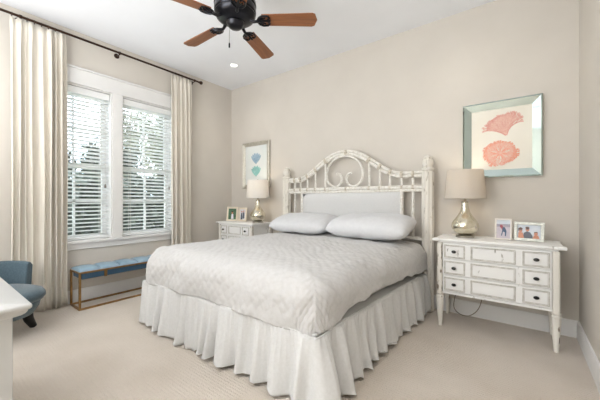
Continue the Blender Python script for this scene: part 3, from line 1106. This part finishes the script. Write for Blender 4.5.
photo_frame((-0.118, 3.115, 0.80), -4, 0.125, 0.185, 0.013, 'frame_white', 'white upright photo frame with a child at the beach, beside the right lamp', pic1)
photo_frame((0.058, 3.125, 0.80), -8, 0.205, 0.160, 0.024, 'frame_silver', 'wide silver photo frame with three people, at the right end of the dresser', pic2)
t = thing('photo_frame', (-3.53, 3.07, 0.815), 'hinged cream double photo frame beside the far corner lamp', 'photo frame', 'photo frames on the dressers', rz=R(16))
leaf_frame(t, -0.097, 6, 0.190, 0.225, 0.028, 'frame_cream', pic3, 7, False)
leaf_frame(t, 0.088, -14, 0.175, 0.215, 0.030, 'frame_cream', pic4, 6, False)

# ------------------------------------------------------------------ bed frame with rattan headboard
HX, HY = -1.715, 3.235
t = thing('bed', (HX, HY, 0), 'king bed with white painted rattan headboard, scrolled arch and padded panel', 'bed')
RAIL, PX = 1.288, 0.948
for s_ in (-1, 1):
    pm = MB()
    # eight-sided bundle-like post with a turned head
    prof = [(0.050, 0.0), (0.056, 0.01), (0.056, 1.435), (0.050, 1.45), (0.062, 1.462), (0.062, 1.478), (0.044, 1.488)]
    pm.lathe(prof, (s_ * PX, 0, 0), 10)
    for k in range(10):
        a = 2 * PI * k / 10
        pm.tube([(s_ * PX + 0.05 * math.cos(a), 0.05 * math.sin(a), 0.012), (s_ * PX + 0.05 * math.cos(a), 0.05 * math.sin(a), 1.44)], 0.011, 6)
    po = obj('post', pm, 'distress_post', t)
    obj('finial', MB().lathe([(0.040, 1.486), (0.048, 1.50), (0.056, 1.53), (0.054, 1.56), (0.040, 1.575), (0.044, 1.585), (0.032, 1.603), (0.010, 1.612)],
                             (s_ * PX, 0, 0), 12), 'distress_post', po)


def arch_z(x):
    ax = abs(x + 0.03)
    if ax >= 0.72:
        return 1.425
    u = ax / 0.72
    return 1.425 + (1.735 - 1.425) * (0.5 + 0.5 * math.cos(PI * u ** 1.1))


for dn in (-0.0175, 0.0175):
    pts = []
    for k in range(97):
        x = (-PX + 0.04) + (2 * PX - 0.08) * k / 96
        sl = (arch_z(x + 0.004) - arch_z(x - 0.004)) / 0.008
        n_l = math.hypot(1, sl)
        pts.append((x - dn * sl / n_l, 0, arch_z(x) + dn / n_l))
    obj('arch', MB().tube(pts, 0.0185, 10), 'rattan', t)
obj('rail', MB().tube([(-PX + 0.03, 0, RAIL), (PX - 0.03, 0, RAIL)], 0.023, 12), 'rattan', t)
obj('rail', MB().tube([(-PX + 0.03, 0, RAIL - 0.035), (PX - 0.03, 0, RAIL - 0.035)], 0.016, 12), 'rattan', t)
obj('rail', MB().tube([(-PX + 0.03, 0, 0.74), (PX - 0.03, 0, 0.74)], 0.022, 12), 'rattan', t)
sx_ = [-0.815, -0.700, -0.585, -0.460, -0.305, 0.255 + 0.02, 0.40, 0.525, 0.66]
for x in (-0.70, -0.585, -0.455, -0.300, 0.300, 0.430, 0.550, 0.68):
    obj('spindle', MB().tube([(x, 0, RAIL + 0.01), (x, 0, arch_z(x))], 0.0125, 10), 'rattan', t)
for x in (-0.80, 0.80):
    obj('spindle', MB().tube([(x, 0, 0.74), (x, 0, arch_z(x))], 0.0145, 10), 'rattan', t)
for x in (-0.68, 0.68):
    obj('spindle', MB().tube([(x, 0, 0.74), (x, 0, RAIL)], 0.019, 10), 'rattan', t)
for s_ in (-1, 1):
    # lyre scroll: down the outside of a big loop, curling up inside
    loop = [(0, 1.695), (-0.10, 1.678), (-0.20, 1.605), (-0.248, 1.50), (-0.232, 1.385), (-0.15, 1.318), (-0.07, 1.335), (-0.033, 1.40), (-0.055, 1.468), (-0.105, 1.478)]
    pts = smooth_path([(-0.03 + (x if s_ < 0 else -x), 0.0, z) for x, z in loop], 7)
    obj('scroll', MB().tube(pts, 0.014, 10), 'rattan', t)
for x in (-0.80, -0.70, -0.585, -0.455, -0.300, 0, 0.300, 0.430, 0.550, 0.68, 0.80):
    dz = arch_z(x + 0.012) - arch_z(x - 0.012)
    obj('binding', MB().tube([(x - 0.012, 0, arch_z(x) - dz / 2), (x + 0.012, 0, arch_z(x) + dz / 2)], 0.038, 14), 'binding', t)
    obj('binding', MB().tube([(x - 0.012, 0, RAIL), (x + 0.012, 0, RAIL)], 0.0255, 12), 'binding', t)
npx, npz = 24, 14
m = MB().box(-0.662, 0.662, -0.004, 0.022, 0.70, RAIL - 0.05)
rows = []
for j in range(npz + 1):
    row = []
    for i in range(npx + 1):
        u, v = i / npx, j / npz
        d = 0.022 * min(1, 12 * u, 12 * (1 - u)) ** 0.5 * min(1, 8 * v, 8 * (1 - v)) ** 0.5
        row.append((-0.655 + 1.31 * u, -0.004 - d, 0.705 + (RAIL - 0.058 - 0.705) * v))
    rows.append(row)
m.grid(rows)
obj('panel', m, 'panel', t, ang=60)
# side rails and feet under the skirt
for s_ in (-1, 1):
    obj('side_rail', MB().box(-0.06 + s_ * 0.80 - 0.015, -0.06 + s_ * 0.80 + 0.015, -1.80, -0.02, 0.20, 0.30), 'distress_post', t)
    obj('foot_leg', MB().box(-0.08 + s_ * 0.78 - 0.03, -0.08 + s_ * 0.78 + 0.03, -1.79, -1.73, 0.0, 0.20), 'distress_post', t)

# bed plan: foot-left, foot-right, head-right, head-left
FL, FR_, HR, HL = Vector((-2.80, 1.32)), Vector((-0.90, 1.345)), Vector((-0.785, 3.155)), Vector((-2.665, 3.155))


def plan(u, v):
    """u 0..1 left to right, v 0..1 foot to head"""
    a = FL.lerp(FR_, u)
    c = HL.lerp(HR, u)
    return a.lerp(c, v)


# mattress
def slab(ins, z0, z1, rad, zr, n=14):
    """soft slab over the bed plan, rounded corners and edges"""
    def outline(k_in):
        pts = []
        W_, L_ = 1.9, 1.82
        hw, hl = W_ / 2 - k_in, L_ / 2 - k_in
        r = max(0.01, rad - k_in)
        for (cx, cy, a0) in ((hw - r, hl - r, 0), (-hw + r, hl - r, 90), (-hw + r, -hl + r, 180), (hw - r, -hl + r, 270)):
            for q_ in range(n + 1):
                a = R(a0 + 90 * q_ / n)
                x, y = cx + r * math.cos(a), cy + r * math.sin(a)
                pts.append(plan(x / W_ + 0.5, y / L_ + 0.5))
        return pts
    prof = [(zr, z0), (zr * 0.3, z0 + zr * 0.3), (0, z0 + zr), (0, z1 - zr), (zr * 0.3, z1 - zr * 0.3), (zr, z1)]
    rows = []
    for di, z in prof:
        rows.append([(p.x, p.y, z) for p in outline(ins + di)])
    m = MB().grid(rows, closed=True)
    k = len(rows[0])
    m.f.append(tuple(range(k))[::-1])
    m.f.append(tuple((len(rows) - 1) * k + i for i in range(k)))
    return m


tag(obj('mattress', slab(0.03, 0.402, 0.675, 0.12, 0.09), 'mattress', ang=60), 'white mattress edge showing between quilt and ruffle on the right side', 'mattress')

# bed skirt: gathered ruffle round three sides, with the deck that lies under the mattress
rnd = random.Random(12)
path = []


def seg_pts(p, q, n, skip=False):
    for i in range(n):
        path.append(p.lerp(q, i / n))


cr_ = 0.05
seg_pts(HL, FL, 170)
n0 = len(path)
seg_pts(FL, FR_, 190)
n1 = len(path)
seg_pts(FR_, HR, 180)
path.append(HR)
NP = len(path)
# outward normals, eased round the corners
nrm = []
for i in range(NP):
    a, c = path[max(0, i - 4)], path[min(NP - 1, i + 4)]
    d = (c - a).normalized()
    nrm.append(Vector((-d.y, d.x)) * -1)
for i in range(NP):
    if (nrm[i].dot(path[i] - Vector((-1.78, 2.2)))) < 0:
        nrm[i] = -nrm[i]
arc = [0.0]
for i in range(1, NP):
    arc.append(arc[-1] + (path[i] - path[i - 1]).length)
rows = []
NZ = 16
for j in range(NZ + 1):
    v = j / NZ
    row = []
    for i in range(NP):
        s_ = arc[i]
        wv = noise.noise(Vector((s_ * 2.2, 0.3, 5.0)))
        wv2 = noise.noise(Vector((s_ * 5.5, 7.3, v * 0.8)))
        ph = s_ * 2 * PI / 0.15 + 4.5 * wv + 2.2 * noise.noise(Vector((s_ * 6, 2, 1)))
        fine = s_ * 2 * PI / 0.03 + 2 * wv2
        a = (0.002 + 0.040 * v ** 0.7) * (0.8 + 1.3 * wv2)
        off = 0.012 + 0.035 * v + a * math.sin(ph) + 0.006 * math.sin(fine) * (1 - v) ** 0.7 + 0.006 * math.sin(ph * 2.3 + 2 * v) * v
        # the loose corner panel swings out
        dc = (s_ - arc[n1])
        kick = math.exp(-((dc - 0.10) / 0.20) ** 2)
        off += 0.05 * v * kick
        dl = abs(s_ - arc[n0])
        off -= 0.018 * v * math.exp(-(dl / 0.2) ** 2)
        top = 0.402 - 0.012 * math.exp(-(dc / 0.12) ** 2)
        z = top + (0.006 - top) * v
        if j == NZ:
            z += 0.022 * max(0, math.sin(ph + 1.1)) + 0.03 * max(0, wv + 0.35) * (1 - kick)
        p = path[i] + nrm[i] * off
        # keep the hem clear of the wall and post
        row.append((p.x, p.y, max(0.004, z)))
    rows.append(row)
sk = thing('bed_skirt', (-1.78, 2.2, 0), 'white gathered ruffle bed skirt hanging to the carpet under the quilt', 'bed skirt')
m = MB().grid(rows)
m.xf(lambda p: p - Vector((-1.78, 2.2, 0)))
obj('ruffle', m, 'skirt', sk, solid=0.002, ang=180)
pi_ = [tuple(path[i] + nrm[i] * 0.012) + (0.402 - 0.012 * math.exp(-((arc[i] - arc[n1]) / 0.12) ** 2),) for i in range(NP)]
m = MB().tube([Vector(p) - Vector((-1.78, 2.2, 0)) for p in pi_[4:-4]], 0.005, 6)
obj('piping', m, 'skirt', sk)
m = slab(0.006, 0.385, 0.401, 0.02, 0.003)
m.xf(lambda p: p - Vector((-1.78, 2.2, 0)))
obj('deck', m, 'skirt', sk)

# quilt
QR = 0.15       # edge radius
QW, QL = 1.90, 1.82
NX, NY = 230, 215


def hem(side, s_):
    """height of the hem along each side; s_ runs 0..1"""
    if side == 'foot':
        return 0.392 + 0.010 * math.sin(s_ * 9) * math.sin(s_ * 23)
    if side == 'left':
        return 0.40
    base = 0.405 + 0.085 * min(1, max(0, (s_ - 0.02) / 0.16)) - 0.055 * max(0, (s_ - 0.45) / 0.55)
    return base + 0.008 * math.sin(s_ * 21) + 0.006 * math.sin(s_ * 47 + 1)


def quilt_point(a, c):
    """a, c: sheet coordinates measured from the bed middle; beyond the edges the sheet turns down"""
    hw, hl = QW / 2 + 0.012, QL / 2 + 0.012
    ix, iy0 = hw - QR, -hl + QR
    dx = max(0, abs(a) - ix)
    dy = max(0, iy0 - c)
    x, y = max(-ix, min(ix, a)), max(iy0, c)
    d = max(dx, dy)
    # a soft crown in the middle and a sag towards the pillows
    ztop = 0.702 + 0.030 * max(0, 1 - (x / ix) ** 2) ** 0.6 * min(1, (y + hl) / 0.5) + 0.014 * noise.noise(Vector((x * 2.2, y * 2.2, 3)))
    if d <= 0:
        return x, y, ztop, (0, 0, 1), 0
    l = math.hypot(dx, dy)
    nx, ny = (math.copysign(dx, a) / l, -dy / l)
    arc_len = QR * PI / 2
    if d < arc_len:
        t_ = d / QR
        ox, oz = QR * math.sin(t_), QR * (1 - math.cos(t_))
        nn = (nx * math.sin(t_), ny * math.sin(t_), math.cos(t_))
    else:
        ox, oz = QR, QR + d - arc_len
        nn = (nx, ny, 0)
    return x + nx * ox, y + ny * ox, ztop - oz, nn, d


OV = 0.43
rows = []
for j in range(NY + 1):
    v = j / NY
    row = []
    for i in range(NX + 1):
        u = i / NX
        # sheet coordinates with hem heights worked in per side
        hw, hl = QW / 2 + 0.012, QL / 2 + 0.012
        sideR = (QR * PI / 2) + (0.702 - QR)     # drop to the floor level as sheet length
        # first place along each axis
        a_in, c_in = hw - QR, -hl + QR
        sfrac = min(1, max(0, (v - 0.18) / 0.82))
        offL = sideR - hem('left', sfrac)
        offR = sideR - hem('right', sfrac)
        offF = sideR - hem('foot', u)
        if u > 0.75:
            k = (u - 0.75) / 0.25
            offF += 0.0 * k
        a = -(a_in + offL) + (2 * a_in + offL + offR) * u
        c = (c_in - offF) + (hl + 0.0 - c_in + offF) * v
        x, y, z, nn, d = quilt_point(a, c)
        # stitched puffs of the quilting, in a wavy diagonal lattice
        s1 = math.sin((a + c) * PI / 0.075 + 0.9 * math.sin(c * 14))
        s2 = math.sin((a - c) * PI / 0.075 + 0.9 * math.sin(a * 14))
        puff = 0.0065 * (abs(s1) ** 0.5 * abs(s2) ** 0.5)
        wr = 0.010 * noise.noise(Vector((a * 6, c * 9, 1.0))) + 0.004 * noise.noise(Vector((a * 19, c * 19, 4.0)))
        fold = 0.0
        if d > 0.1:
            fold = 0.012 * (d / 0.4) * math.sin((a - c) * 9 + 2.0 * noise.noise(Vector((a * 3, c * 3, 8))))
        h_ = puff + wr + fold + 0.006
        px, py, pz = x + nn[0] * h_, y + nn[1] * h_, z + nn[2] * h_
        p = plan(px / QW + 0.5, py / QL + 0.5)
        row.append((p.x, p.y, pz))
    rows.append(row)
tag(obj('quilt', MB().grid(rows), 'quilt', solid=0.008, ang=180), 'white stitched quilt spread over the king bed', 'quilt')


# pillows
def pillow(cx, cy, cz, L, Wd, Th, pitch, yaw, roll, seed, label):
    m = MB()
    nu, nv = 44, 30
    top, bot = [], []
    for sgn, store in ((1, top), (-1, bot)):
        for j in range(nv + 1):
            row = []
            for i in range(nu + 1):
                u, v = 2 * i / nu - 1, 2 * j / nv - 1
                e = (1 - abs(u) ** 4.5) ** 0.5 * (1 - abs(v) ** 2.8) ** 0.5 if abs(u) < 1 and abs(v) < 1 else 0
                pin = 1 - 0.06 * abs(v) ** 4 - 0.02 * (1 - abs(v))
                pin2 = 1 - 0.10 * abs(u) ** 5 - 0.02 * (1 - abs(u))
                wr = 0.010 * noise.noise(Vector((u * 3 + seed, v * 2.2, sgn))) + 0.004 * noise.noise(Vector((u * 9 + seed, v * 7, sgn)))
                row.append((u * L / 2 * pin, v * Wd / 2 * pin2, sgn * (Th / 2 * e + wr * min(1, 3 * e))))
            store.append(row)
    m.grid(top)
    m.grid(bot)
    o = obj('pillow', m, 'pillow', loc=(cx, cy, cz), rot=(R(pitch), R(roll), R(yaw)), ang=180)
    import bmesh
    bm = bmesh.new()
    bm.from_mesh(o.data)
    bmesh.ops.remove_doubles(bm, verts=bm.verts, dist=0.0004)
    bmesh.ops.recalc_face_normals(bm, faces=bm.faces)
    bm.to_mesh(o.data)
    bm.free()
    tag(o, label, 'pillow', 'white pillows at the headboard')
    return o


pillow(-2.165, 2.96, 0.864, 0.86, 0.46, 0.21, 12, 1, 0, 2, 'white pillow on the left half of the bed, nearer the window')
pillow(-1.28, 2.935, 0.880, 0.90, 0.48, 0.225, 14, -1, 0, 5, 'white pillow on the right half of the bed, nearer the large dresser')
